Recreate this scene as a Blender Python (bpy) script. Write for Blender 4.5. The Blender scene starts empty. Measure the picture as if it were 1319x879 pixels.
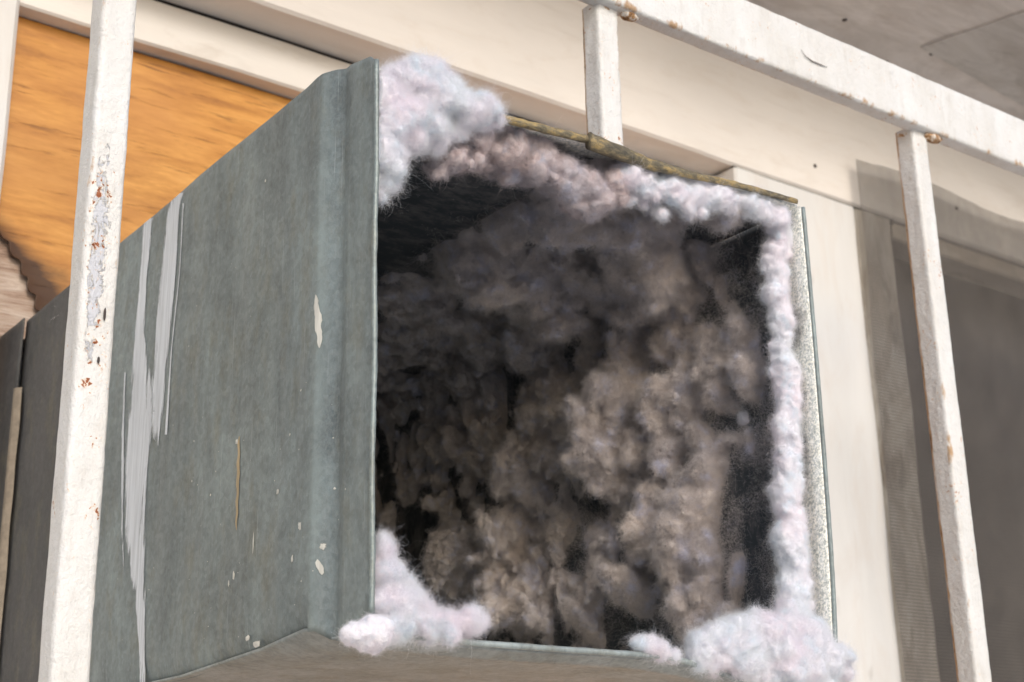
import bpy, bmesh, math, random
import numpy as np
from mathutils import Vector, Matrix

random.seed(7)
rng = np.random.default_rng(11)
SC = bpy.context.scene
COL = SC.collection

# ------------------------------------------------------------------ camera
CP = np.array([-0.29959435628, -0.49116380493, -0.07379139335])
rv = np.array([-0.31961391379, -0.63868834906, 0.08510798082])
FPX = 1899.3111821                      # focal length in pixels of the 1319 px wide photograph
th = np.linalg.norm(rv); k = rv / th
K = np.array([[0, -k[2], k[1]], [k[2], 0, -k[0]], [-k[1], k[0], 0]])
RM = (np.eye(3) + np.sin(th) * K + (1 - np.cos(th)) * K @ K) @ np.array([[1, 0, 0], [0, 0, -1], [0, 1, 0]], float)
cd = bpy.data.cameras.new('camera'); cam = bpy.data.objects.new('camera', cd); COL.objects.link(cam)
M = Matrix.Identity(4)
for i in range(3):
    M[i][0] = RM[0][i]; M[i][1] = -RM[1][i]; M[i][2] = -RM[2][i]; M[i][3] = CP[i]
cam.matrix_world = M
cd.sensor_width = 36; cd.lens = FPX / 1319 * 36
cd.clip_start = 0.02; cd.clip_end = 500
cd.dof.use_dof = True; cd.dof.focus_distance = 0.655; cd.dof.aperture_fstop = 21.0; cd.dof.aperture_blades = 7
SC.camera = cam

# ------------------------------------------------------------------ sky, sun, exposure
SUN_EL, SUN_AZ = 30.0, -12.0            # azimuth measured from -y (out of the wall) towards +x
W = bpy.data.worlds.new('World'); SC.world = W; W.use_nodes = True
wn = W.node_tree.nodes; bgn = wn['Background']
sky = wn.new('ShaderNodeTexSky'); sky.sky_type = 'NISHITA'; sky.sun_disc = False
sky.sun_elevation = math.radians(SUN_EL); sky.sun_rotation = math.radians(180 - SUN_AZ)
sky.dust_density = 2.5; sky.air_density = 1.0; sky.ozone_density = 1.0
W.node_tree.links.new(sky.outputs[0], bgn.inputs[0]); bgn.inputs[1].default_value = 0.15
sd = bpy.data.lights.new('sun', 'SUN'); sd.energy = 1.15; sd.angle = math.radians(24); sd.color = (1, .985, .965)
sun = bpy.data.objects.new('sun', sd); COL.objects.link(sun)
el, az = math.radians(SUN_EL), math.radians(SUN_AZ)
sdir = Vector((math.sin(az) * math.cos(el), -math.cos(az) * math.cos(el), math.sin(el)))
sun.rotation_euler = sdir.to_track_quat('Z', 'Y').to_euler(); sun.location = sdir * 5
SC.view_settings.view_transform = 'Standard'; SC.view_settings.look = 'None'
SC.view_settings.exposure = 0.15; SC.view_settings.gamma = 1

# ------------------------------------------------------------------ helpers
def px(u, v, axis, val):
    """point of the plane axis=val seen at photo pixel (u, v)"""
    d = RM.T @ np.array([(u - 659.5) / FPX, (v - 439.5) / FPX, 1.0])
    t = (val - CP[axis]) / d[axis]
    return CP + t * d

def tag(o, label=None, cat=None, group=None, kind=None):
    if label: o['label'] = label
    if cat: o['category'] = cat
    if group: o['group'] = group
    if kind: o['kind'] = kind
    return o

def empty(name, loc):
    o = bpy.data.objects.new(name, None); o.location = loc; o.empty_display_size = .02; COL.objects.link(o); return o

def mobj(name, verts, faces, mat, parent=None, smooth=False, origin=None):
    """one mesh object; verts in world space; origin becomes its own or its parent's frame"""
    v = np.asarray(verts, float)
    if parent is not None: off = np.array(parent.matrix_basis.translation) + (0 if parent.parent is None else np.array(parent.parent.matrix_basis.translation))
    else: off = np.array(origin if origin is not None else (0, 0, 0), float)
    me = bpy.data.meshes.new(name)
    if isinstance(faces, list): me.from_pydata((v - off).tolist(), [], faces)
    else:
        nf_, k_ = faces.shape
        me.vertices.add(len(v)); me.vertices.foreach_set('co', (v - off).reshape(-1).astype(np.float32))
        me.loops.add(nf_ * k_); me.loops.foreach_set('vertex_index', np.ascontiguousarray(faces).reshape(-1).astype(np.int32))
        me.polygons.add(nf_); me.polygons.foreach_set('loop_start', np.arange(0, nf_ * k_, k_, dtype=np.int32))
        me.update(calc_edges=True); me.validate()
    me.materials.append(mat)
    o = bpy.data.objects.new(name, me); COL.objects.link(o)
    if parent is not None: o.parent = parent
    else: o.location = off
    if smooth: me.polygons.foreach_set('use_smooth', np.ones(len(me.polygons), bool))
    me.update()
    return o

def box(name, lo, hi, mat, parent=None, bev=0.0, origin=None, seg=2):
    bm = bmesh.new(); bmesh.ops.create_cube(bm, size=1)
    lo = np.array(lo, float); hi = np.array(hi, float)
    for v in bm.verts:
        v.co = Vector(((lo + hi) / 2 + np.array(v.co) * (hi - lo)).tolist())
    if bev: bmesh.ops.bevel(bm, geom=bm.edges[:], offset=bev, segments=seg, affect='EDGES', profile=.6)
    bm.verts.index_update()
    vs = [tuple(v.co) for v in bm.verts]; fs = [[v.index for v in f.verts] for f in bm.faces]
    bm.free()
    return mobj(name, vs, fs, mat, parent, origin=origin, smooth=False)

def grid_faces(n, m, close_m=False):
    i, j = np.meshgrid(np.arange(n - 1), np.arange(m if close_m else m - 1), indexing='ij')
    j2 = (j + 1) % m
    return np.stack([i * m + j, (i + 1) * m + j, (i + 1) * m + j2, i * m + j2], -1).reshape(-1, 4)

# numpy gradient noise
_perm = np.random.default_rng(3).permutation(256); _perm = np.concatenate([_perm, _perm, _perm])
_g = np.random.default_rng(4).normal(size=(256, 3)); _g /= np.linalg.norm(_g, axis=1)[:, None]
def noise(p):
    p = np.asarray(p, float); i = np.floor(p).astype(int); f = p - i; i &= 255
    u = f * f * f * (f * (f * 6 - 15) + 10)
    r = np.zeros(p.shape[:-1])
    for dx in (0, 1):
        for dy in (0, 1):
            for dz in (0, 1):
                h = _perm[_perm[_perm[(i[..., 0] + dx) & 255] + ((i[..., 1] + dy) & 255)] + ((i[..., 2] + dz) & 255)]
                g = _g[h]
                d = g[..., 0] * (f[..., 0] - dx) + g[..., 1] * (f[..., 1] - dy) + g[..., 2] * (f[..., 2] - dz)
                w = (u[..., 0] if dx else 1 - u[..., 0]) * (u[..., 1] if dy else 1 - u[..., 1]) * (u[..., 2] if dz else 1 - u[..., 2])
                r += d * w
    return r
def fbm(p, o=4, gain=.5):
    s = 0; a = 1
    for q in range(o): s = s + a * noise(p * 2 ** q + 17.3 * q); a *= gain
    return s
def billow(p, o=4, gain=.5):
    s = 0; a = 1
    for q in range(o): s = s + a * np.abs(noise(p * 2.03 ** q + 9.1 * q)) * 2; a *= gain
    return s

# ------------------------------------------------------------------ materials
class NT:
    def __init__(s, name):
        s.m = bpy.data.materials.new(name); s.m.use_nodes = True
        s.t = s.m.node_tree; s.n = s.t.nodes; s.p = s.n['Principled BSDF']; s.out = s.n['Material Output']
        s.tc = s.n.new('ShaderNodeTexCoord')
    def l(s, a, b): s.t.links.new(a, b)
    def set(s, **kw):
        for a, v in kw.items():
            s.p.inputs[a.replace('_', ' ')].default_value = v
        return s
    def map(s, scale=(1, 1, 1), rot=(0, 0, 0), loc=(0, 0, 0)):
        m = s.n.new('ShaderNodeMapping'); m.inputs['Scale'].default_value = scale; m.inputs['Rotation'].default_value = rot
        m.inputs['Location'].default_value = loc
        s.l(s.tc.outputs['Object'], m.inputs[0]); return m.outputs[0]
    def noise(s, vec, scale, detail=5, rough=.6, dist=0):
        t = s.n.new('ShaderNodeTexNoise'); s.l(vec, t.inputs['Vector'])
        t.inputs['Scale'].default_value = scale; t.inputs['Detail'].default_value = detail
        t.inputs['Roughness'].default_value = rough; t.inputs['Distortion'].default_value = dist
        return t.outputs['Fac']
    def vor(s, vec, scale, feature='F1', out='Distance', rand=1):
        t = s.n.new('ShaderNodeTexVoronoi'); s.l(vec, t.inputs['Vector']); t.feature = feature
        t.inputs['Scale'].default_value = scale; t.inputs['Randomness'].default_value = rand
        return t.outputs[out]
    def ramp(s, fac, stops):
        r = s.n.new('ShaderNodeValToRGB'); s.l(fac, r.inputs[0]); e = r.color_ramp.elements
        while len(e) < len(stops): e.new(.5)
        for q, (p, c) in zip(e, stops):
            q.position = p; q.color = (c, c, c, 1) if isinstance(c, (int, float)) else (*c, 1)
        return r.outputs[0]
    def mix(s, fac, a, b, mode='MIX'):
        m = s.n.new('ShaderNodeMix'); m.data_type = 'RGBA'; m.blend_type = mode
        for v, i in ((fac, 0), (a, 6), (b, 7)):
            if hasattr(v, 'is_output'): s.l(v, m.inputs[i])
            elif i == 0: m.inputs[0].default_value = v
            else: m.inputs[i].default_value = (*v, 1)
        return m.outputs[2]
    def math(s, op, a, b=0.0, clamp=False):
        m = s.n.new('ShaderNodeMath'); m.operation = op; m.use_clamp = clamp
        for v, i in ((a, 0), (b, 1)):
            if hasattr(v, 'is_output'): s.l(v, m.inputs[i])
            else: m.inputs[i].default_value = v
        return m.outputs[0]
    def attr(s, name):
        a = s.n.new('ShaderNodeAttribute'); a.attribute_name = name; return a.outputs['Fac']
    def sep(s):
        a = s.n.new('ShaderNodeSeparateXYZ'); s.l(s.tc.outputs['Object'], a.inputs[0]); return a.outputs
    def color(s, c): s.l(c, s.p.inputs['Base Color']); return s
    def rough(s, c): s.l(c, s.p.inputs['Roughness']); return s
    def bump(s, h, strength=.3, dist=.001):
        b = s.n.new('ShaderNodeBump'); b.inputs['Strength'].default_value = strength; b.inputs['Distance'].default_value = dist
        s.l(h, b.inputs['Height']); s.l(b.outputs[0], s.p.inputs['Normal']); return b.outputs[0]

def mat_galv(name, tint=(.245, .30, .305), dark=(.125, .155, .162), metallic=.35, rough=.55, spangle=.15, hi=(.38, .41, .40)):
    n = NT(name); o = n.map()
    big = n.noise(n.map(scale=(1, 1, .55)), 26, 9, .72, .5)
    st = n.noise(n.map(scale=(1, 1, .08)), 120, 4, .6)
    fine = n.noise(n.map(scale=(1, 1, .6)), 900, 3, .7)
    c = n.mix(n.ramp(big, [(.38, 0), (.62, 1)]), dark, tint)
    c = n.mix(n.math('MULTIPLY', n.ramp(st, [(.45, 0), (.75, 1)]), .35), c, tuple(x * .8 for x in hi))
    c = n.mix(n.math('MULTIPLY', n.ramp(n.noise(n.map(scale=(1, 1, .5)), 60, 5, .7), [(.52, 0), (.68, 1)]), .4), c, (.19, .17, .10))
    c = n.mix(n.ramp(fine, [(.35, .0), (.70, .42)]), c, hi)
    c = n.mix(n.ramp(n.noise(n.map(scale=(1, 1, .7)), 210, 6, .75), [(.45, 0), (.7, .4)]), c, (.12, .13, .12))
    sc_ = n.noise(n.map(scale=(1, 6, .10), rot=(math.radians(8), 0, 0)), 160, 2, .5); c = n.mix(n.ramp(sc_, [(.70, 0), (.74, .5)]), c, tuple(x * 1.1 for x in hi))
    spc = n.vor(o, 420, out='Color'); bwn = n.n.new('ShaderNodeRGBToBW'); n.l(spc, bwn.inputs[0]); sp = n.ramp(bwn.outputs[0], [(.2, .15), (.8, .9)])
    c = n.mix(spangle, c, sp, 'SOFT_LIGHT')
    c = n.mix(n.math('MULTIPLY', n.math('MULTIPLY', n.attr('bead'), n.ramp(big, [(.3, .3), (.6, 1)])), .5), c, (.32, .38, .37))
    n.color(c); n.set(Metallic=metallic)
    n.rough(n.ramp(fine, [(.3, rough - .1), (.7, rough + .18)]))
    n.bump(n.math('ADD', n.math('MULTIPLY', big, 1.0), n.math('MULTIPLY', fine, .25)), .35, .0012)
    return n.m

G_SIDE = mat_galv('galvanised_weathered')
G_BOT = mat_galv('galvanised_underside', (.37, .40, .40), (.22, .245, .24), .25, .5)
G_BEAD = mat_galv('galvanised_bead', (.25, .31, .31), (.15, .18, .18), .35, .45)
G_BACK = mat_galv('galvanised_shaded', (.095, .09, .088), (.05, .048, .048), .15, .65, .1, (.14, .135, .13))  # shade on the rear of the duct side, put into the metal colour

def mat_inner():
    n = NT('galvanised_inner'); o = n.map(); s = n.sep()
    # bright zinc by the mouth of the duct, darker colour further in
    inward = n.math('ADD', n.math('MULTIPLY', n.math('ADD', s[1], .24), 24), n.math('MULTIPLY', n.noise(o, 30, 5, .6), 1.2))
    inward = n.ramp(inward, [(.85, 0), (1.0, 1)])
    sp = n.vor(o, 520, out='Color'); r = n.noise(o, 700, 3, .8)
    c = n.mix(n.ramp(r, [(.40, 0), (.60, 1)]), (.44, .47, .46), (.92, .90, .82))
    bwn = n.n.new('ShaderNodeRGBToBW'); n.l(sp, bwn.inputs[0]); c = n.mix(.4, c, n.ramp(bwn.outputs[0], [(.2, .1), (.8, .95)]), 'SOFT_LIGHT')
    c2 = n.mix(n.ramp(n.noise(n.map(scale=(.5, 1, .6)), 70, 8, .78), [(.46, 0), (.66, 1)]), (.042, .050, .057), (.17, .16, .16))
    n.color(n.mix(inward, c, c2))
    n.l(n.math('MULTIPLY', n.math('SUBTRACT', 1, inward), .25), n.p.inputs['Metallic'])
    n.rough(n.ramp(inward, [(0, .42), (1, .8)]))
    n.bump(n.math('MULTIPLY', r, n.math('SUBTRACT', 1.05, inward)), .3, .0006); return n.m
G_IN = mat_inner()

def mat_edge():
    n = NT('dirty_rolled_edge'); o = n.map()
    a = n.noise(n.map(scale=(.4, 1, 1)), 130, 10, .85, 0); b = n.noise(n.map(scale=(.4, 1, 1)), 380, 4, .7)
    c = n.ramp(a, [(.34, (.05, .045, .035)), (.45, (.14, .12, .08)), (.52, (.26, .21, .12)), (.57, (.44, .31, .12)), (.63, (.28, .25, .16)), (.72, (.45, .44, .36))])
    c = n.mix(n.ramp(b, [(.5, 0), (.7, .7)]), c, (.04, .038, .03))
    n.color(c); n.set(Metallic=.2, Roughness=.55); n.bump(b, .6, .001); return n.m
M_EDGE = mat_edge()

def mat_barpaint():
    n = NT('white_gloss_bar_paint'); o = n.map(); e = n.attr('edge'); wz = n.attr('wear')
    a = n.noise(o, 140, 6, .65, .3); b = n.noise(o, 420, 5, .7); big = n.noise(n.map(scale=(1, 1, .3)), 40, 4, .6)
    c = n.mix(n.ramp(big, [(.35, 0), (.75, 1)]), (.80, .80, .79), (.70, .68, .64))
    c = n.mix(n.ramp(n.noise(n.map(scale=(1, 1, .3)), 150, 7, .75), [(.52, 0), (.75, .5)]), c, (.52, .48, .42))
    # old blue-grey coat showing where the top coat has flaked
    f = n.noise(n.map(scale=(1, 1, .45)), 230, 6, .75, 1.2)
    fl = n.math('ADD', f, n.math('MULTIPLY', wz, .34))
    flm = n.ramp(fl, [(.775, 0), (.80, 1)])
    c = n.mix(n.math('MULTIPLY', flm, .6), c, (.50, .53, .62))
    rim = n.ramp(fl, [(.755, 0), (.775, 1), (.785, 1), (.80, 0)])
    c = n.mix(n.math('MULTIPLY', rim, .5), c, (.42, .38, .30))
    # rust spots and rust bleeding from the corners
    wv = n.n.new('ShaderNodeVectorMath'); wv.operation = 'MULTIPLY_ADD'; wt = n.n.new('ShaderNodeTexNoise'); wt.inputs['Scale'].default_value = 330; wt.inputs['Detail'].default_value = 4; n.l(o, wt.inputs['Vector'])
    n.l(wt.outputs['Color'], wv.inputs[0]); wv.inputs[1].default_value = (.006, .006, .008); n.l(n.map(scale=(1, 1, .8)), wv.inputs[2])
    v = n.vor(wv.outputs[0], 380); vn = n.noise(o, 75, 3, .5)
    vv = n.math('SUBTRACT', n.math('ADD', vn, n.math('MULTIPLY', wz, .22)), n.math('MULTIPLY', v, .75))
    halo = n.ramp(vv, [(.42, 0), (.56, 1)]); core = n.ramp(vv, [(.53, 0), (.58, 1)])
    c = n.mix(n.math('MULTIPLY', halo, .45), c, (.80, .42, .12))
    c = n.mix(core, c, (.30, .085, .02))
    er = n.math('ADD', n.math('MULTIPLY', e, .34), n.noise(n.map(scale=(1, 1, .35)), 90, 6, .7))
    c = n.mix(n.ramp(er, [(.70, 0), (.80, .85)]), c, (.46, .26, .10))
    c = n.mix(n.ramp(er, [(.86, 0), (.91, .9)]), c, (.12, .06, .03))
    n.color(c); n.rough(n.ramp(b, [(.3, .32), (.7, .55)])); n.set(Coat_Weight=.1)
    hh = n.math('ADD', n.math('MULTIPLY', a, .9), n.math('SUBTRACT', n.math('MULTIPLY', b, .4), n.math('MULTIPLY', flm, .35)))
    n.bump(n.math('ADD', hh, n.math('MULTIPLY', n.noise(n.map(scale=(1, 1, .5)), 900, 4, .7), .35)), .75, .0022); return n.m
M_BAR = mat_barpaint()
def mat_rust():
    n = NT('rusty_weld'); o = n.map(); a = n.noise(o, 240, 6, .7)
    n.color(n.ramp(a, [(.35, (.10, .05, .025)), (.5, (.45, .24, .09)), (.56, (.72, .66, .58)), (.7, (.8, .79, .77))]))
    n.set(Roughness=.6); n.bump(a, .8, .001); return n.m
M_WELD = mat_rust()

def mat_timber(name, base=(.8, .72, .62), dark=(.45, .36, .27), stain=.5, vertical=False, knots=True, dirty=0.0):
    n = NT(name)
    sc = (1, 1, .12) if vertical else (.12, 1, 1)
    sc2 = (1, 1, .35) if vertical else (.35, 1, 1)
    o = n.map()
    g = n.noise(n.map(scale=sc), 60, 6, .62, .3); big = n.noise(n.map(scale=sc2), 7, 5, .6, .4); m = n.noise(n.map(scale=sc2), 34, 6, .7, .6)
    c = n.mix(n.ramp(big, [(.35, 0), (.7, 1)]), base, tuple(x * .86 for x in base))
    c = n.mix(n.math('MULTIPLY', n.ramp(m, [(.50, 0), (.72, 1)]), stain), c, dark)
    c = n.mix(n.math('MULTIPLY', n.ramp(g, [(.58, 0), (.75, 1)]), stain * .6), c, tuple(x * .8 for x in dark))
    if knots:
        v = n.vor(n.map(scale=sc2), 26); vm = n.ramp(v, [(.05, 1), (.13, 0)])
        vm = n.math('MULTIPLY', vm, n.ramp(n.noise(o, 11, 2, .5), [(.52, 0), (.6, 1)]))
        c = n.mix(n.math('MULTIPLY', vm, .75), c, tuple(x * .45 for x in dark))
    if dirty:
        d = n.noise(n.map(scale=sc2), 16, 7, .72, 1.0)
        c = n.mix(n.math('MULTIPLY', n.ramp(d, [(.42, 0), (.6, 1)]), dirty), c, (.24, .19, .14))
    n.color(c); n.set(Roughness=.62)
    n.bump(n.math('ADD', n.math('MULTIPLY', g, .8), n.math('MULTIPLY', m, .5)), .5, .0015); return n.m
T_BEAM = mat_timber('cream_painted_beam', (.81, .755, .69), (.60, .50, .40), .35)
T_HEAD = mat_timber('cream_painted_header', (.82, .77, .70), (.44, .36, .28), .4)
T_JAMB = mat_timber('cream_painted_jamb', (.73, .715, .685), (.55, .45, .36), .25, True)
T_JAMBOLD = mat_timber('weathered_jamb', (.58, .54, .47), (.13, .09, .06), .95, True, True, .5)
T_SOFFIT = mat_timber('weathered_soffit', (.76, .70, .65), (.48, .40, .34), .6, False, False, .3)
T_OLDBAND = mat_timber('weathered_band', (.50, .44, .36), (.20, .14, .09), .7, False, True, .5)

def mat_ply():
    n = NT('orange_plywood'); o = n.map()
    warp = n.noise(n.map(scale=(.5, 1, 1)), 16, 3, .5)
    gv = n.map(scale=(.16, 1, 1), rot=(0, math.radians(4), 0))
    g = n.noise(gv, 95, 7, .70, .15); g2 = n.noise(n.map(scale=(.22, 1, 1), rot=(0, math.radians(4), 0)), 60, 5, .7, .6)
    big = n.noise(n.map(scale=(.45, 1, 1)), 12, 5, .6, .5)
    c = n.ramp(g, [(.28, (.30, .115, .018)), (.42, (.50, .215, .035)), (.58, (.66, .315, .065)), (.76, (.80, .43, .12))])
    c = n.mix(n.ramp(big, [(.35, .0), (.62, .7)]), c, (.50, .215, .05), 'MIX')
    ck = n.noise(n.map(scale=(.085, 1, 1), rot=(0, math.radians(6), 0)), 210, 4, .6, .25)
    ckm = n.ramp(ck, [(.60, 0), (.70, 1)])
    c = n.mix(n.math('MULTIPLY', ckm, .70), c, (.20, .08, .02))
    # wet, blackened wood near the torn corner
    w = n.attr('wear')
    wm = n.ramp(n.math('ADD', w, n.math('MULTIPLY', g2, .55)), [(.50, 0), (.85, 1)])
    c = n.mix(n.math('MULTIPLY', wm, .92), c, (.035, .014, .007))
    n.color(c); n.set(Roughness=.5)
    n.bump(n.math('SUBTRACT', n.math('MULTIPLY', g, .5), ckm), .3, .0010); return n.m
M_PLY = mat_ply()
def mat_core():
    n = NT('torn_ply_fibres'); g = n.noise(n.map(scale=(.12, 1, 1), rot=(0, math.radians(10), 0)), 130, 6, .7, .5)
    n.color(n.ramp(g, [(.3, (.16, .09, .06)), (.45, (.42, .30, .23)), (.6, (.60, .50, .42)), (.8, (.70, .62, .54))])); n.set(Roughness=.85)
    n.bump(g, .9, .002); return n.m
M_CORE = mat_core()

def mat_flat(name, c, r=.8, var=.25, scale=60):
    n = NT(name); a = n.noise(n.map(), scale, 5, .6)
    n.color(n.mix(n.ramp(a, [(.35, 0), (.7, 1)]), c, tuple(x * (1 - var) for x in c))); n.set(Roughness=r); n.bump(a, .3, .001); return n.m
M_BLACK = mat_flat('dark_gap', (.02, .017, .015)); M_GROUND = mat_flat('pale_concrete', (.72, .70, .67), .9, .3, 8)
M_ROOMBACK = mat_flat('dark_room_backing', (.085, .07, .06), .45, .5, 9)  # dark brown stands for the unlit room behind the screen
M_WALL = mat_flat('cream_wall_render', (.55, .50, .43), .85, .2, 12)

def mat_screen():
    n = NT('insect_screen_weave'); o = n.map(); s = n.sep()
    n.color(n.mix(n.ramp(n.noise(o, 9, 5, .6), [(.35, 0), (.7, 1)]), (.085, .073, .064), (.14, .122, .105)))
    n.set(Roughness=.6)
    P = 1 / .0033
    def wire(c):
        f = n.math('FRACT', n.math('MULTIPLY', c, P)); return n.math('LESS_THAN', f, .27)
    m = n.math('MAXIMUM', wire(s[0]), wire(s[2]))
    dust = n.ramp(n.noise(n.map(scale=(1, 1, .5)), 26, 6, .7, .5), [(.4, .08), (.75, .38)])
    m = n.math('MAXIMUM', m, dust)
    n.l(m, n.p.inputs['Alpha']); return n.m
M_SCREEN = mat_screen()

def mat_paintmark(name, c, thin=.5, uscale=(1, 1, .06)):
    n = NT(name); e = n.attr('edge')
    st = n.noise(n.map(scale=(1, 1, .05)), 330, 4, .7); sp = n.noise(n.map(scale=(1, 1, .12)), 160, 5, .7)
    n.color(n.mix(n.ramp(st, [(.4, 0), (.65, 1)]), c, tuple(x * .72 for x in c))); n.set(Roughness=.5)
    a = n.math('ADD', n.math('MULTIPLY', n.math('SUBTRACT', 1, e), thin), sp)
    n.l(n.ramp(a, [(.50, 0), (.62, .96)]), n.p.inputs['Alpha'])
    n.bump(st, .4, .0005); return n.m
M_STREAK = mat_paintmark('brushed_white_paint', (.72, .76, .80), .30)
M_FLECK = mat_paintmark('cream_paint_fleck', (.74, .73, .66), .42)
M_DRIP = mat_paintmark('tan_paint_drip', (.55, .42, .24), 1)

def mat_lint(name, cols, translucent=.3, bump=.6):
    n = NT(name); geo = n.n.new('ShaderNodeNewGeometry'); o = geo.outputs['Position']
    a = n.noise(o, 38, 4, .6, .3); b = n.noise(o, 95, 4, .6, .2); d = n.noise(o, 300, 4, .7)
    c = n.mix(n.ramp(a, [(.38, 0), (.62, 1)]), cols[0], cols[1])
    c = n.mix(n.ramp(b, [(.52, 0), (.68, 1)]), c, cols[2])
    c = n.mix(n.ramp(d, [(.40, 0), (.75, .5)]), c, cols[3])
    df = n.n.new('ShaderNodeBsdfDiffuse'); tr = n.n.new('ShaderNodeBsdfTranslucent'); mx = n.n.new('ShaderNodeMixShader')
    n.l(c, df.inputs[0]); n.l(c, tr.inputs[0]); mx.inputs[0].default_value = translucent
    n.l(df.outputs[0], mx.inputs[1]); n.l(tr.outputs[0], mx.inputs[2]); n.l(mx.outputs[0], n.out.inputs[0])
    if bump:
        bp = n.n.new('ShaderNodeBump'); bp.inputs['Strength'].default_value = bump; bp.inputs['Distance'].default_value = .0014
        n.l(n.math('ADD', n.noise(o, 420, 5, .75, .5), n.noise(o, 1300, 3, .8)), bp.inputs['Height'])
        n.l(bp.outputs[0], df.inputs['Normal'])
    n.n.remove(n.p)
    return n.m
GREY = [(.58, .54, .535), (.72, .66, .62), (.68, .68, .77), (.36, .34, .35)]
L_IN = mat_lint('grey_lint', GREY, 0, .7)
L_INF = mat_lint('grey_lint_fibre', [tuple(min(1, x * 1.25) for x in c) for c in GREY], .35, 0)
WHT = [(.88, .90, .96), (.93, .87, .91), (.82, .88, .97), (.78, .79, .87)]
L_W = mat_lint('pale_lint', WHT, 0, .6); L_WF = mat_lint('pale_lint_fibre', [tuple(min(.95, x * 1.04) for x in c) for c in WHT], .4, 0)
MAU = [(.60, .56, .59), (.70, .60, .59), (.60, .60, .68), (.42, .40, .43)]
L_M = mat_lint('mauve_lint', MAU, 0, .7); L_MF = mat_lint('mauve_lint_fibre', [tuple(min(1, x * 1.15) for x in c) for c in MAU], .35, 0)

# ------------------------------------------------------------------ ground (below the frame)
mobj('ground', [(-60, -60, -1.9), (60, -60, -1.9), (60, 60, -1.9), (-60, 60, -1.9)], [[0, 1, 2, 3]], M_GROUND)['kind'] = 'structure'

# ------------------------------------------------------------------ plywood, window frame, soffit, screen
PLY_Y = .470
ply = tag(empty('plywood_sheet', (.3, PLY_Y, -.3)), 'orange weathered plywood sheet behind the duct with a torn pale lower left corner', 'plywood')
def z_of(o, c0): return o
# core layer
nx, nz = 60, 120
xs = np.linspace(-.035, .66, nx); zs = np.linspace(-.30, .4965, nz)
X, Z = np.meshgrid(xs, zs, indexing='ij'); Y = PLY_Y + .0018 + .0012 * noise(np.stack([X * 18, Z * 130, X * 0], -1))
mobj('core_layer', np.stack([X, Y, Z], -1).reshape(-1, 3), grid_faces(nx, nz)[:, ::-1], M_CORE, ply, True)
# face veneer with a jagged torn edge at the lower left
zz = np.linspace(-.30, .4965, 420)
edge = []
for q, z in enumerate(zz):
    if z > .335: e = -.0215 + .0010 * math.sin(z * 300)
    elif z > .225:
        t = (z - .225) / .11
        e = -.020 + .042 * math.sin(math.pi * min(1, (1 - t) * .62)) + .0028 * float(noise(np.array([z * 95, 1.2, 0]))) * 2 + .004 * ((z * 90) % 1 - .5)
    else: e = .012
    edge.append(e)
cols = 90
V = []; WR = []
for z, e in zip(zz, edge):
    for j in range(cols):
        t = (j / (cols - 1)) ** 1.6
        x = e + (.66 - e) * t
        V.append((x, PLY_Y - .0016 + .0005 * math.sin(x * 40) + (.0012 * math.exp(-(x - e) / .006)) * (1 if z < .335 else 0) * -1, z))
        dz = max(0, min(1, (.36 - z) / .07)); dx = math.exp(-(x - e) / .030)
        WR.append(max(dz * dx * 1.15, math.exp(-(x + .0215) / .0022) * .85, .0))
vn = mobj('face_veneer', V, grid_faces(len(zz), cols), M_PLY, ply, True)
vn.data.attributes.new('wear', 'FLOAT', 'POINT').data.foreach_set('value', np.array(WR, np.float32))
sol = vn.modifiers.new('thick', 'SOLIDIFY'); sol.thickness = .0012; sol.offset = -1

frame = tag(empty('window_frame', (.3, .44, -.3)), 'cream painted timber frame and beam above the duct and beside the window opening', 'window frame')
def rough_board(name, lo, hi, mat, along, parent, bev=.002, amp=.0012, n=70):
    """a board with slightly uneven, hand-painted faces; along = long axis"""
    lo = np.array(lo, float); hi = np.array(hi, float); oth = [a for a in range(3) if a != along]
    a, b = oth; la, lb = hi[a] - lo[a], hi[b] - lo[b]
    ring = []
    def side(p0, p1, k):
        for t in np.linspace(0, 1, k, endpoint=False): ring.append((p0[0] + (p1[0] - p0[0]) * t, p0[1] + (p1[1] - p0[1]) * t))
    c = [(bev, 0), (la - bev, 0), (la, bev), (la, lb - bev), (la - bev, lb), (bev, lb), (0, lb - bev), (0, bev)]
    for q in range(8):
        side(c[q], c[(q + 1) % 8], 10 if q % 2 == 0 else 1)
    ring = np.array(ring); m = len(ring)
    L = np.linspace(lo[along], hi[along], n)
    P = np.zeros((n, m, 3)); P[..., along] = L[:, None]; P[..., a] = lo[a] + ring[None, :, 0]; P[..., b] = lo[b] + ring[None, :, 1]
    s = np.ones(3) * 26; s[along] = 7
    s2 = np.ones(3) * 90; s2[along] = 24
    for ax in (a, b): P[..., ax] += amp * noise(P * s + 3.1 * ax) * 1.5 + amp * .5 * noise(P * s2 + 7 * ax)
    F = grid_faces(n, m, True).tolist(); F.append(list(range(m))[::-1]); F.append([(n - 1) * m + q for q in range(m)])
    o = mobj(name, P.reshape(-1, 3), F, mat, parent, True)
    bm = bmesh.new(); bm.from_mesh(o.data); bmesh.ops.recalc_face_normals(bm, faces=bm.faces[:]); bm.to_mesh(o.data); bm.free()
    o.data.set_sharp_from_angle(angle=math.radians(35)) if hasattr(o.data, 'set_sharp_from_angle') else None
    return o
rough_board('header_board', (-.60, .452, .4980), (.668, .50, .5375), T_HEAD, 0, frame, .0018)
rough_board('beam', (-.60, .415, .5405), (1.9, .50, .7165), T_BEAM, 0, frame, .0025, n=110)
rough_board('old_sill_batten', (.9005, .421, .520), (1.9, .46, .5392), T_OLDBAND, 0, frame, .002)
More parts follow.
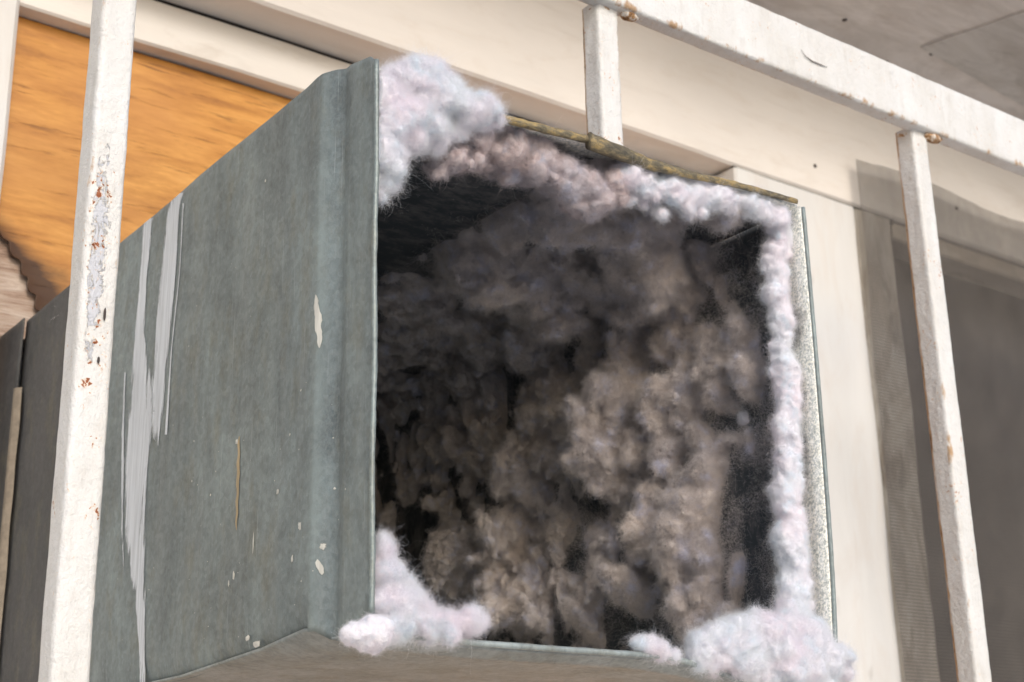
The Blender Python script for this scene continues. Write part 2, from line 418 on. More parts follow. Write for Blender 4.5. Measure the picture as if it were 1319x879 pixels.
box('shadow_gap', (-.6, .4545, .5365), (.66, .458, .5420), M_BLACK, frame)
box('shadow_gap', (.662, .4175, .5355), (.90, .421, .5420), M_BLACK, frame)
rough_board('jamb', (.660, .4135, -.30), (.834, .50, .5370), T_JAMB, 2, frame, .0025, n=90)
rough_board('old_jamb', (.8345, .4145, -.30), (.893, .50, .5370), T_JAMBOLD, 2, frame, .003, .0022, 90)
rough_board('left_jamb', (-.20, .448, -.30), (-.0215, .52, .60), T_JAMB, 2, frame, .003, n=90)
mobj('dark_backing', [(.89, .478, -.3), (1.9, .478, -.3), (1.9, .478, .5405), (.89, .478, .5405)], [[0, 1, 2, 3]], M_ROOMBACK, frame)  # opaque dark sheet added in place of the dim room behind the screen
# the outside wall left and below the opening, so light bounces as it should
wl = tag(empty('house_wall', (0, .5, -1.9)), 'cream rendered house wall around the boarded opening', 'wall')
box('wall_panel', (-2.5, .50, -1.9), (2.6, .60, 1.0), M_WALL, wl)
box('wall_panel', (-2.5, .46, -1.9), (2.6, .50, -.30), M_WALL, wl)
box('wall_panel', (-2.5, .46, -.30), (-.2, .50, .72), M_WALL, wl)

sof = tag(empty('eave_soffit', (.8, .1, .7165)), 'greyish brown weathered soffit boards under the eave above the white rail', 'soffit')
yb = .4145
for q, wdt in enumerate((.232,)):
    rough_board('soffit_board', (-.9, yb - wdt, .7175 + .002 * (q % 2)), (2.3, yb - .0025, .735 + .002 * (q % 2)), T_SOFFIT, 0, sof, .002, .0022, 90)
    yb -= wdt
# a darker sheet slipped over the soffit at the right end
pa = [px(1186, 62, 2, .7152), px(1330, 12, 2, .7152), px(1400, 60, 2, .7152), px(1340, 150, 2, .7152)]
vs = [tuple(p) for p in pa] + [(p[0], p[1], p[2] + .0035) for p in pa]
mobj('patch_sheet', vs, [[0, 1, 2, 3], [7, 6, 5, 4], [0, 4, 5, 1], [1, 5, 6, 2], [2, 6, 7, 3], [3, 7, 4, 0]],
     mat_timber('soffit_patch', (.60, .56, .52), (.20, .17, .14), .5, False, False, .3), sof)

# insect screen, hung in front of the old jamb and the opening
sv = []; n1, n2 = 60, 50
for i in range(n1):
    for j in range(n2):
        x = .830 + (1.75 - .830) * i / (n1 - 1); t = j / (n2 - 1)
        top = .588 + .004 * math.sin(x * 22) - .010 * math.exp(-(x - .83) / .02) * 0
        z = -.25 + (top + .25) * t
        xx = x + (.0015 * math.sin(z * 30) - .004 * (1 - t)) * math.exp(-(x - .83) / .05)
        sv.append((xx, .4065 - .003 * t + .0018 * float(math.sin(x * 9 + z * 5)), z))
scr = mobj('insect_screen', sv, grid_faces(n1, n2), M_SCREEN, None, True, origin=(1.2, .407, -.25))
tag(scr, 'dusty brown insect screen stretched over the window opening behind the right bar', 'insect screen')

# ------------------------------------------------------------------ security grille
gr = tag(empty('security_grille', (.2, .088, -.30)), 'white painted steel security grille with rust spots in front of the duct and window', 'grille')
def bar_mesh(name, lo, hi, along, mat, parent, ch=.0022, amp=.0003, n=200, wearf=None, edgef=None):
    lo = np.array(lo, float); hi = np.array(hi, float); a, b = [q for q in range(3) if q != along]
    la, lb = hi[a] - lo[a], hi[b] - lo[b]; ring = []; eg = []
    c = [(ch, 0), (la - ch, 0), (la, ch), (la, lb - ch), (la - ch, lb), (ch, lb), (0, lb - ch), (0, ch)]
    for q in range(8):
        p0, p1 = c[q], c[(q + 1) % 8]; kk = 9 if q % 2 == 0 else 3
        for t in range(kk):
            t /= kk; bx, by = p0[0] + (p1[0] - p0[0]) * t, p0[1] + (p1[1] - p0[1]) * t
            if q % 2:   # round the corner
                bulge = math.sin(math.pi * t) * ch * .28
                sx = 1 if (p0[0] + p1[0]) / 2 > la / 2 else -1; sy = 1 if (p0[1] + p1[1]) / 2 > lb / 2 else -1
                bx += sx * bulge * .7; by += sy * bulge * .7
            ring.append((bx, by)); eg.append(1.0 if q % 2 or t == 0 else 0.0)
    ring = np.array(ring); m = len(ring); L = np.linspace(lo[along], hi[along], n)
    P = np.zeros((n, m, 3)); P[..., along] = L[:, None]; P[..., a] = lo[a] + ring[None, :, 0]; P[..., b] = lo[b] + ring[None, :, 1]
    E0 = np.tile(np.array(eg), (n, 1))
    if edgef: E0 = E0 * edgef(P)
    ctr = (lo + hi) / 2; R = P - ctr; R[..., along] = 0; R /= np.linalg.norm(R, axis=-1)[..., None] + 1e-9
    s = np.ones(3) * 120; s[along] = 55
    d = amp * (noise(P * s) * 1.6 + noise(P * s * 2.7 + 5) * .9) + amp * 1.2 * np.maximum(0, noise(P * np.where(np.arange(3) == along, 22, 60) + 9) - .25)
    P = P + R * d[..., None]
    F = grid_faces(n, m, True).tolist(); F.append(list(range(m))[::-1]); F.append([(n - 1) * m + q for q in range(m)])
    o = mobj(name, P.reshape(-1, 3), F, mat, parent, True)
    bm = bmesh.new(); bm.from_mesh(o.data); bmesh.ops.recalc_face_normals(bm, faces=bm.faces[:]); bm.to_mesh(o.data); bm.free()
    WV = np.zeros((n, m)) if wearf is None else wearf(P)
    o.data.attributes.new('edge', 'FLOAT', 'POINT').data.foreach_set('value', E0.reshape(-1).astype(np.float32))
    o.data.attributes.new('wear', 'FLOAT', 'POINT').data.foreach_set('value', WV.reshape(-1).astype(np.float32))
    return o
RL = lambda P: np.where(P[..., 1] > .089, 1.0, .35)             # rust bleeds mainly from the rear corner
wl_ = lambda P: np.exp(-((P[..., 2] - .165) / .055) ** 4) * np.where(P[..., 1] < .086, 1, .2) * np.clip(1.25 - np.abs(P[..., 0] + .088) / .006, 0, 1)
bar_mesh('upright_bar', (-.094, .080, -.16), (-.0778, .096, .3895), 2, M_BAR, gr, n=420, wearf=wl_, edgef=lambda P: P[..., 0] * 0 + .25)
bar_mesh('upright_bar', (.201, .080, .2575), (.217, .096, .392), 2, M_BAR, gr, n=110, edgef=RL)
bar_mesh('upright_bar', (.487, .080, -.16), (.503, .096, .392), 2, M_BAR, gr, n=300, edgef=RL)
bar_mesh('upright_bar', (.773, .080, -.16), (.789, .096, .392), 2, M_BAR, gr, n=200, edgef=RL)
bar_mesh('rail', (-.38, .0735, .3890), (1.25, .0855, .4310), 0, M_BAR, gr, .002, .0004, n=520, edgef=lambda P: np.where(P[..., 2] < .40, .5, .1))
def blob(name, c, r, mat, parent, sq=(1, 1, 1), amp=.3):
    bm = bmesh.new(); bmesh.ops.create_icosphere(bm, subdivisions=3, radius=1)
    v = np.array([x.co for x in bm.verts]); f = [[q.index for q in g.verts] for g in bm.faces]; bm.free()
    v = v * (1 + amp * noise(v * 1.7 + np.array(c) * 300))[:, None] * r * np.array(sq) + np.array(c)
    return mobj(name, v, f, mat, parent, True)
for c, s in (((.2085, .087, .3885), (1.4, 1.3, .5)), ((.494, .088, .3885), (1.5, 1.3, .55)), ((.508, .0795, .3875), (1.6, .8, .6)), ((.225, .0795, .3885), (1.2, .7, .5)), ((-.086, .087, .3885), (1.4, 1.2, .5))):
    blob('weld_bead', c, .0055, M_WELD, gr, s)

# ------------------------------------------------------------------ the duct
DW, DH, DD = .270, .250, .466
duct = tag(empty('dryer_vent_duct', (.135, .24, 0)), 'square galvanised sheet metal vent duct sticking out of the wall, clogged with lint', 'duct')
def sx(y):   # outer face of the left panel: slip joint near the mouth
    pts = [(0, .0002), (.020, -.0002), (.0262, .0012), (.0290, .0004), (.0335, -.0022), (.0385, -.0046), (.0430, -.0048), (.055, -.0040), (.43, -.0038), (.49, -.0038)]
    return np.interp(y, [p[0] for p in pts], [p[1] for p in pts])
def ztop(y): return np.interp(y, [0, .004, .012, .031, .06, .25, .49], [.2495, .2535, .2550, .2592, .2590, .2562, .2535])
def zbot(y): return np.interp(y, [0, .003, .008, .014, .022, .029, .036, .045, .08, .16, .49], [.0085, .0080, .0055, .0025, .0008, .0022, .0062, .0066, .0030, -.0008, -.0010])
ys = np.concatenate([np.linspace(0, .06, 60), np.linspace(.062, .331, 90)]); nz = 90
def side_sheet(name, ys, fx, mat, parent, ripple=1.0):
    V = []
    for t in (0, 1):      # outer skin, then inner skin 1.1 mm in
        for y in ys:
            zt, zb = float(ztop(y)), float(zbot(y))
            for j in range(nz):
                z = zb + (zt - zb) * j / (nz - 1)
                dent = .0011 * ripple * float(noise(np.array([1.5, y * 14, z * 11]))) * min(1, y / .05) + .0004 * float(noise(np.array([4.5, y * 50, z * 18])))
                # lower edge rolls under
                roll = .004 * math.exp(-(z - zb) / .004) * (1 if y > .04 else .0)
                V.append((float(fx(y)) + dent + roll + t * .0011, y, z))
    n = len(ys); F = grid_faces(n, nz); A = F.tolist(); B = (F[:, ::-1] + n * nz).tolist()
    off = n * nz; E = []
    for i in range(n - 1):
        a, b = i * nz, (i + 1) * nz; E.append([a, a + off, b + off, b]); a += nz - 1; b += nz - 1; E.append([a, b, b + off, a + off])
    for j in range(nz - 1):
        E.append([j, j + 1, j + 1 + off, j + off]); q = (n - 1) * nz + j; E.append([q, q + off, q + 1 + off, q + 1])
    # the front strip is its own lighter bead material
    o = mobj(name, V, A + B + E, mat, parent, True)
    return o
sp = side_sheet('side_panel', ys, sx, G_SIDE, duct)
nf = len(ys) - 1
bd = np.tile(np.repeat(np.exp(-((ys - .0370) / .0035) ** 2) + .25 * np.exp(-((ys - .012) / .008) ** 2), nz), 2)
sp.data.attributes.new('bead', 'FLOAT', 'POINT').data.foreach_set('value', bd.astype(np.float32))
side_sheet('shaded_side_panel', np.linspace(.3308, .43, 40), lambda y: -.0030, G_BACK, duct)  # same side face continued, with its shade painted into the colour
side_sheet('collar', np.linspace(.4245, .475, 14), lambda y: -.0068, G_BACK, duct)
# tan strip of old sealant along the collar
V = []; n = 60
for i in range(n):
    z = .0 + .206 * i / (n - 1); w = .0024 + .0018 * float(noise(np.array([z * 30, 0, 3]))) + .0010 * (1 - i / n)
    for y, x in ((.4245 - w * 2, -.0050), (.4245 - w, -.0078), (.4245 + .001, -.0085), (.4245 + .002, -.0070)): V.append((x, y, z))
mobj('sealant_strip', V, grid_faces(n, 4), mat_flat('tan_sealant', (.34, .28, .21), .8, .3, 200), duct, True)
# lip that edges the left panel
def tube(name, pts, r, mat, parent, seg=10, rj=0.0, sq=None):
    pts = np.array(pts, float); n = len(pts); T = np.gradient(pts, axis=0); T /= np.linalg.norm(T, axis=1)[:, None]
    V = []
    up0 = np.array([0, 1, 0.0])
    for i in range(n):
        a = np.cross(T[i], up0); a /= np.linalg.norm(a); b = np.cross(T[i], a)
        rr = (r if np.isscalar(r) else r[i])
        for j in range(seg):
            th = 2 * math.pi * j / seg; q = rr * (1 + rj * float(noise(pts[i] * 180 + j * .9)))
            V.append(pts[i] + q * (math.cos(th) * a * (sq[0] if sq else 1) + math.sin(th) * b * (sq[1] if sq else 1)))
    F = grid_faces(n, seg, True).tolist(); F.append(list(range(seg))); F.append([(n - 1) * seg + q for q in range(seg)][::-1])
    o = mobj(name, V, F, mat, parent, True)
    bm = bmesh.new(); bm.from_mesh(o.data); bmesh.ops.recalc_face_normals(bm, faces=bm.faces[:]); bm.to_mesh(o.data); bm.free()
    return o
zs_ = np.linspace(.0090, .2495, 80)
tube('front_lip', [(.0006 + .0003 * math.sin(z * 70), -.0008, z) for z in zs_], .0013, G_BEAD, duct, 8, .3)

def panel(name, fn, nu, nv, mat, thick, parent):
    """fn(u, v) -> point; sheet with a second skin 'thick' (vector) away"""
    U, V_ = np.meshgrid(np.linspace(0, 1, nu), np.linspace(0, 1, nv), indexing='ij')
    P = fn(U, V_); Q = P + np.array(thick); n = nu * nv
    F = grid_faces(nu, nv); E = []
    for i in range(nu - 1):
        a, b = i * nv, (i + 1) * nv; E += [[a, b, b + n, a + n], [a + nv - 1, a + nv - 1 + n, b + nv - 1 + n, b + nv - 1]]
    for j in range(nv - 1):
        q = (nu - 1) * nv + j; E += [[j, j + n, j + 1 + n, j + 1], [q, q + 1, q + 1 + n, q + n]]
    o = mobj(name, np.concatenate([P.reshape(-1, 3), Q.reshape(-1, 3)]), F.tolist() + (F[:, ::-1] + n).tolist() + E, mat, parent, True)
    bm = bmesh.new(); bm.from_mesh(o.data); bmesh.ops.recalc_face_normals(bm, faces=bm.faces[:]); bm.to_mesh(o.data); bm.free()
    return o
def ftop(U, V_):
    x = .002 + (DW - .003) * U; y = .001 + DD * V_
    z = .2465 + .0012 * noise(np.stack([x * 16, y * 9, x * 0], -1)) - .004 * np.exp(-((x - .075) / .05) ** 2) * np.exp(-y / .03) - .0022 * np.exp(-((x - .16) / .03) ** 2) * np.exp(-y / .02)
    return np.stack([x, y, z], -1)
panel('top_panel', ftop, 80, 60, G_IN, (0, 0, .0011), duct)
def fright(U, V_):
    z = .006 + (.2475 - .006) * U; y = .0006 + DD * V_
    x = .2685 + .0022 * np.sin((z - .05) * 9) - .0035 * np.exp(-(z - .006) / .03) + .0008 * noise(np.stack([y * 12, z * 14, z * 0], -1))
    return np.stack([x, y, z], -1)
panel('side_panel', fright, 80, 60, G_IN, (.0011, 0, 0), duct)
def zfront(x): return np.interp(x, [0, .01, .05, .10, .155, .175, .205, .235, .275], [.0032, .0020, .0005, .0005, .0006, -.0022, -.0085, -.0150, -.0240])
def fbot(U, V_):
    y = .003 + (DD - .01) * V_; x0 = np.interp(y, [0, .028, .040, .5], [.0008, .0008, -.0036, -.0030]); x = x0 + (DW + .0018 - x0) * U ** 1.25
    z = -.0012 + (zfront(x) + .0012) * np.exp(-(y / .05)) - .0035 * np.exp(-((y - .016) / .010) ** 2) * np.clip(x / .02, 0, 1) \
        + .0008 * noise(np.stack([x * 20, y * 16, x * 0 + 8], -1)) - .0016 * np.exp(-((y - .06) / .03) ** 2) * .6
    zb = np.where(y < .03, .0022, np.interp(y, [.03, .036, .045, .08, .16, .49], [.0030, .0068, .0072, .0036, -.0004, -.0006]))
    z = zb + (z - zb) * (1 - np.exp(-(x - x0) / .010))
    return np.stack([x, y, z], -1)
panel('bottom_panel', fbot, 120, 160, G_BOT, (0, 0, .0011), duct)
xsL = np.linspace(.004, .268, 90)
tube('bottom_lip', [(x, .0015, float(zfront(x)) + .0004) for x in xsL], .0014, mat_galv('galvanised_lip', (.40, .46, .46), (.26, .30, .30), .3, .4), duct, 8, .25)
# rolled top edge in two overlapping lengths, and the right edge
def ztl(x): return np.interp(x, [0, .03, .066, .093, .120, .157, .19, .217, .27], [.2495, .2475, .2425, .2440, .2462, .2438, .2452, .2475, .2490])
x1 = np.linspace(.050, .121, 50); x2 = np.linspace(.1195, .2665, 90)
tube('rolled_edge', [(x, -.0004, float(ztl(x)) - .0012) for x in x1], .0021, M_EDGE, duct, 12, .3, (1.0, .8))
tube('rolled_edge', [(x, -.0022 + .0015 * (x - .12) / .15, float(ztl(x)) - .0030 + .0030 * (x - .12) / .15) for x in x2], np.interp(x2, [.1195, .15, .19, .2665], [.0046, .0036, .0020, .0016]), M_EDGE, duct, 12, .3, (1.0, .7))
zs2 = np.linspace(.008, .2470, 80)
tube('side_edge', [(.2705 + .0018 * math.sin((z - .05) * 9) - .0035 * math.exp(-(z - .006) / .03), .0002, z) for z in zs2], .0012, G_SIDE, duct, 8, .2)
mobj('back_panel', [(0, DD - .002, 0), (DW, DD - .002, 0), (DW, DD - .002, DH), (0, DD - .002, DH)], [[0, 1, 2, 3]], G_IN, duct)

# paint marks on the left panel, thin raised films
def film(name, left, right, mat, n=90, m=9, taper=True, xo=-.0052):
    """left / right: pixel polylines (v ascending) bounding the stroke on the side panel"""
    lv = np.array([p[1] for p in left], float); lu = np.array([p[0] for p in left], float)
    rv_ = np.array([p[1] for p in right], float); ru = np.array([p[0] for p in right], float)
    v0, v1 = lv[0], lv[-1]; w0, w1 = rv_[0], rv_[-1]; V = []; E_ = []
    for i in range(n):
        t = i / (n - 1); a = v0 + (v1 - v0) * t; b = w0 + (w1 - w0) * t
        ua, ub = np.interp(a, lv, lu), np.interp(b, rv_, ru)
        if not taper:
            mu_ = (ua + ub) / 2 + .5 * math.sin(a * .25); hw = (ub - ua) / 2 * (.15 + .85 * math.sin(math.pi * min(1, max(0, t))) ** .5) * random.uniform(.75, 1.05); ua, ub = mu_ - hw, mu_ + hw
        for j in range(m):
            s = j / (m - 1); p = px(ua + (ub - ua) * s, a + (b - a) * s, 0, -.0045)
            y, z = p[1], p[2]
            dent = .0011 * float(noise(np.array([1.5, y * 14, z * 11]))) * min(1, y / .05) + .0004 * float(noise(np.array([4.5, y * 50, z * 18])))
            V.append((float(sx(y)) + dent - .00035, y, min(z, float(ztop(y)) - .0004)))
            E_.append(max(abs(2 * s - 1) ** 2, (t > .8) * (t - .8) * 4) if taper else 0)
    o = mobj(name, V, grid_faces(n, m), mat, duct, True)
    o.data.attributes.new('edge', 'FLOAT', 'POINT').data.foreach_set('value', np.array(E_, np.float32))
    return o
film('paint_streak', [(219, 250), (213, 279), (203, 361), (199, 453), (195, 492), (194, 560)], [(237, 248), (231, 279), (226, 337), (217, 453), (211, 523), (204, 575)], M_STREAK)
film('paint_streak', [(183, 284), (178, 360), (172, 434), (168, 492), (164, 531), (159, 600), (160, 690), (172, 770), (178, 830), (179, 885)],
     [(197, 280), (187, 360), (186, 430), (196, 492), (200, 546), (190, 600), (187, 690), (187, 770), (186, 830), (186, 885)], M_STREAK, 160)
film('paint_streak', [(234, 262), (229, 350), (219, 450), (212, 560)], [(237, 262), (231, 350), (221, 450), (215, 560)], M_STREAK, 60, 3)
film('paint_streak', [(160, 480), (156, 560), (155, 680), (158, 740)], [(163, 480), (160, 560), (158, 680), (160, 740)], M_STREAK, 60, 3)
film('paint_drip', [(404, 380), (405, 410), (408, 448)], [(410, 380), (412, 410), (412, 448)], M_FLECK, 20, 3, False)
film('paint_drip', [(304, 562), (303, 620), (301, 683)], [(309, 562), (307, 620), (305, 683)], M_DRIP, 24, 3, False)
film('paint_drip', [(403, 722), (406, 740)], [(408, 720), (410, 740)], M_FLECK, 8, 3, False)
FV, FF, FE = [], [], []
fl = [(357, 633, 5, 8), (387, 678, 5, 7), (376, 720, 4, 9), (409, 704, 6, 6), (300, 742, 3, 10), (294, 752, 3, 8), (330, 830, 14, 8), (318, 822, 9, 6), (385, 818, 10, 6), (366, 823, 6, 5), (303, 569, 4, 6),
      (270, 638, 2, 3), (387, 503, 3, 3), (418, 628, 3, 3), (341, 233, 3, 6), (325, 700, 1.5, 22), (246, 620, 1.5, 3), (434, 629, 2, 3), (372, 560, 2, 3)]
for _ in range(60): fl.append((random.uniform(150, 430), random.uniform(330, 850), random.uniform(.6, 1.5), random.uniform(.6, 1.8)))
for u, v, w, h in fl:
    p = px(u, v, 0, -.0045); y0, z0 = p[1], p[2]
    if z0 > ztop(y0) - .003 or z0 < zbot(y0) + .002: continue
    b = len(FV); kk = 11; w *= .75; h *= .75
    FV.append((float(sx(y0)) - .0004 + .0011 * float(noise(np.array([1.5, y0 * 14, z0 * 11]))) * min(1, y0 / .05) + .0004 * float(noise(np.array([4.5, y0 * 50, z0 * 18]))), y0, z0)); FE.append(0)
    for q in range(kk):
        a = 2 * math.pi * q / kk; rr = random.uniform(.65, 1.2)
        y = y0 + math.cos(a) * w * .00026 * rr * 1.7; z = z0 + math.sin(a) * h * .00033 * rr
        FV.append((float(sx(y)) - .0002 + .0011 * float(noise(np.array([1.5, y * 14, z * 11]))) * min(1, y / .05) + .0004 * float(noise(np.array([4.5, y * 50, z * 18]))), y, z)); FE.append(1)
    for q in range(kk): FF.append([b, b + 1 + (q + 1) % kk, b + 1 + q])
ff = mobj('paint_flecks', FV, FF, M_FLECK, duct); ff.data.attributes.new('edge', 'FLOAT', 'POINT').data.foreach_set('value', np.array(FE, np.float32)); ff['kind'] = 'stuff'

# ------------------------------------------------------------------ lint
def fibres(name, me_v, me_f, parent, mat, count, length, radius=.00004, lift=.6, droop=0.0, weight=None, npt=5, curl=.6, seed=1, clip=None, face=None):
    """short curved fibres rooted on a mesh (world-space verts, triangles/quads)"""
    r = np.random.default_rng(seed)
    v = np.asarray(me_v); f = np.asarray(me_f)
    if f.shape[1] == 4: f = np.concatenate([f[:, [0, 1, 2]], f[:, [0, 2, 3]]])
    a, b, c = v[f[:, 0]], v[f[:, 1]], v[f[:, 2]]
    cr = np.cross(b - a, c - a); ar = np.linalg.norm(cr, axis=1); nn = cr / (ar[:, None] + 1e-15)
    w = ar.copy()
    if weight is not None: w = w * weight((a + b + c) / 3)
    if face is not None: w = w * np.clip(nn @ np.array(face) + .35, .08, 1)
    idx = r.choice(len(f), count, p=w / w.sum())
    s, t = r.random(count), r.random(count); q = s + t > 1; s[q] = 1 - s[q]; t[q] = 1 - t[q]
    P0 = a[idx] + (b - a)[idx] * s[:, None] + (c - a)[idx] * t[:, None]; N = nn[idx]
    D = r.normal(size=(count, 3)); D /= np.linalg.norm(D, axis=1)[:, None]
    D = D + N * lift; D /= np.linalg.norm(D, axis=1)[:, None]
    L = length * r.lognormal(0, .45, count)
    B = r.normal(size=(count, 3)); B -= (B * D).sum(1)[:, None] * D; B /= np.linalg.norm(B, axis=1)[:, None]
    C = np.cross(D, B); kr = r.uniform(.2, 1.6, count) * curl; ph = r.uniform(0, 6.28, count)
    pts = np.zeros((count, npt, 3)); p = P0 - N * .0003
    for i in range(npt):
        pts[:, i] = p
        tt = i / (npt - 1); ang = kr * 3 * tt
        d = D * np.cos(ang)[:, None] + (B * np.cos(ph)[:, None] + C * np.sin(ph + 2.5 * tt)[:, None]) * np.sin(ang)[:, None]
        d[:, 2] -= droop * tt
        p = p + d * (L / (npt - 1))[:, None]
    if clip is not None:
        ok = clip(pts); pts = pts[ok]; count = len(pts)
    off = np.array(parent.matrix_basis.translation)
    cu = bpy.data.hair_curves.new(name); cu.add_curves([npt] * count)
    cu.attributes['position'].data.foreach_set('vector', (pts - off).reshape(-1).astype(np.float32))
    ra = cu.attributes.get('radius') or cu.attributes.new('radius', 'FLOAT', 'POINT')
    ra.data.foreach_set('value', np.tile(np.linspace(radius, radius * .4, npt), count).astype(np.float32))
    cu.materials.append(mat)
    o = bpy.data.objects.new(name, cu); COL.objects.link(o); o.parent = parent; o['kind'] = 'stuff'
    return o

# --- the lining: ceiling (s: 0..DW) then right wall (s: DW..DW+DH); s runs across, y runs in
NS, NY = 640, 520
S = np.linspace(.004, DW + DH - .004, NS); YY = .012 + (.458 - .012) * (np.linspace(0, 1, NY) ** 1.12)
Sg, Yg = np.meshgrid(S, YY, indexing='ij')
def frame_at(Sg):
    # rounded corner radius .018
    R = .018; s0 = DW - R; arc = R * math.pi / 2; k = (2 * R) / arc
    X = np.zeros_like(Sg); Z = np.zeros_like(Sg); NX = np.zeros_like(Sg); NZ = np.zeros_like(Sg)
    m1 = Sg < s0; X[m1] = Sg[m1]; Z[m1] = DH - .004; NZ[m1] = -1
    m2 = (Sg >= s0) & (Sg < DW + R); a = (Sg[m2] - s0) / (2 * R) * math.pi / 2
    X[m2] = s0 + R * np.sin(a); Z[m2] = DH - .004 - R * (1 - np.cos(a)); NX[m2] = -np.sin(a); NZ[m2] = -np.cos(a)
    m3 = Sg >= DW + R; X[m3] = DW; Z[m3] = DH - .004 - (Sg[m3] - DW); NX[m3] = -1
    return X - .001 * (NX < -.5), Z, NX, NZ
X0, Z0, NX, NZ = frame_at(Sg)
def sy(u, v, wall, inset=.012):
    if wall: p = px(u, v, 0, DW - inset); return DW + (DH - p[2]), p[1]
    p = px(u, v, 2, DH - inset); return p[0], p[1]
# (u, v, on the wall?, half-width across s, half-width along y, height)
LUMPS = [
 (800, 440, 1, .020, .012, .020), (790, 520, 1, .022, .012, .022), (770, 590, 1, .018, .014, .016), (830, 560, 1, .03, .02, .014), (880, 480, 1, .03, .02, .012),
 (850, 640, 1, .022, .012, .018), (880, 660, 1, .02, .010, .018), (870, 720, 1, .022, .012, .016), (820, 690, 1, .02, .014, .010), (800, 760, 1, .02, .014, .014), (900, 760, 1, .018, .012, .014),
 (680, 600, 1, .026, .018, .018), (660, 680, 1, .026, .016, .018), (720, 740, 1, .02, .016, .016), (670, 770, 1, .02, .016, .020), (600, 700, 1, .024, .014, .016), (560, 640, 1, .024, .014, .016),
 (700, 480, 1, .030, .010, .024), (690, 420, 1, .018, .012, .018), (620, 520, 1, .03, .012, .016), (580, 560, 1, .022, .010, .014), (530, 600, 1, .03, .012, .022), (640, 740, 1, .018, .014, .016),
 (860, 400, 1, .02, .014, .016), (820, 330, 0, .012, .020, .018), (880, 350, 1, .014, .014, .014), (940, 350, 1, .014, .012, .008), (965, 520, 1, .012, .006, .010),
 (760, 360, 0, .014, .020, .016), (700, 380, 0, .014, .030, .020), (640, 390, 0, .018, .04, .016), (590, 350, 0, .012, .03, .012), (650, 330, 0, .016, .018, .014), (600, 320, 0, .012, .018, .010),
 (540, 400, 0, .012, .03, .010), (700, 290, 0, .014, .014, .010), (760, 290, 0, .016, .012, .010), (720, 440, 1, .012, .03, .022), (640, 450, 1, .014, .04, .016),
 (900, 300, 0, .02, .010, .008), (560, 740, 1, .02, .014, .012), (740, 650, 1, .014, .02, .004),
]
HOLES = [  # (u, v, wall, rs, ry, strength)
 (955, 330, 1, .030, .014, .8), (990, 420, 1, .06, .006, .8), (945, 640, 1, .020, .014, 1.3), (975, 700, 1, .03, .008, 1.2), (985, 560, 1, .02, .005, .5),
 (760, 620, 1, .020, .012, 1.0), (740, 712, 1, .007, .022, 1.0), (700, 500, 1, .0, .0, 0), (660, 520, 1, .03, .007, .8), (590, 620, 1, .02, .010, .7), (530, 690, 1, .03, .02, .9),
 (820, 790, 1, .010, .01, .6), (790, 420, 1, .010, .010, .9), (740, 410, 1, .020, .012, .9), (880, 605, 1, .006, .010, .9), (720, 310, 0, .016, .016, .9), (600, 390, 0, .010, .03, .7), (860, 790, 1, .01, .01, .8),
 (740, 790, 1, .012, .008, .8), (820, 650, 1, .012, .010, .5), (880, 700, 1, .0, .0, 0),
]
Pn = np.stack([Sg * 34, Yg * 62, Sg * 0], -1)
warp = np.stack([noise(Pn * .7 + 5), noise(Pn * .7 + 11), noise(Pn * .7 + 19)], -1)
col_ = np.clip(.44 + 2.4 * noise(np.stack([Sg * np.where(Sg > DW, 24, 30), Yg * 44, Sg * 0 + 41], -1) + warp * 1.7) + 1.2 * noise(np.stack([Sg * 60, Yg * 90, Sg * 0 + 51], -1)), 0, 1)
env = np.zeros_like(Sg)
WX = .006 * noise(np.stack([Sg * 45, Yg * 45, Sg * 0 + 2], -1)) * 1.4; WY = .006 * noise(np.stack([Sg * 45, Yg * 45, Sg * 0 + 6], -1)) * 1.4
for u, v, w, rs, ry, h in LUMPS:
    s_, y_ = sy(u, v, w)
    d = ((Sg + WX - s_) / rs) ** 2 + ((Yg + WY - y_) / ry) ** 2
    env += h * np.exp(-d ** 1.15)
RIDGES = [
 ([(840, 300, 0), (815, 345, 0), (806, 400, 1), (800, 450, 1), (790, 510, 1), (775, 560, 1), (790, 620, 1), (820, 660, 1)], .011, .028),
 ([(600, 335, 0), (650, 350, 0), (690, 385, 0), (708, 440, 1), (702, 500, 1), (690, 560, 1), (665, 610, 1), (650, 680, 1), (665, 760, 1)], .013, .026),
 ([(905, 600, 1), (875, 640, 1), (880, 700, 1), (850, 750, 1), (870, 790, 1)], .009, .018),
 ([(560, 400, 0), (600, 440, 0), (610, 500, 1), (590, 560, 1), (580, 640, 1), (600, 720, 1)], .014, .020),
 ([(960, 500, 1), (972, 550, 1)], .004, .007),
 ([(740, 640, 1), (760, 700, 1), (745, 780, 1)], .010, .014),
]
for pts_, wy_, hh_ in RIDGES:
    q = np.array([sy(*p) for p in pts_]); best = np.full_like(Sg, 9.0)
    for a_, b_ in zip(q[:-1], q[1:]):
        for t_ in np.linspace(0, 1, 9):
            c_ = a_ + (b_ - a_) * t_
            best = np.minimum(best, ((Sg + WX * 1.2 - c_[0]) / (wy_ * 1.4)) ** 2 + ((Yg + WY * 1.2 - c_[1]) / wy_) ** 2)
    env += hh_ * np.exp(-best ** 1.2)
env = .0012 + .0115 * col_ + env * (.42 + .40 * col_)
cut = np.ones_like(Sg)
for u, v, w, rs, ry, st in HOLES:
    if not st: continue
    rs *= 1.3; ry *= 1.3; st = max(1.15, st)
    s_, y_ = sy(u, v, w, .004)
    d = ((Sg + WX * 1.5 - s_) / rs) ** 2 + ((Yg + WY * 1.5 - y_) / ry) ** 2
    cut -= st * np.exp(-d ** 1.5)
front = np.clip((Yg - .022) / .03, 0, 1); cut = cut - np.where(Sg > DW + .01, (1 - front) * .45, 0) 
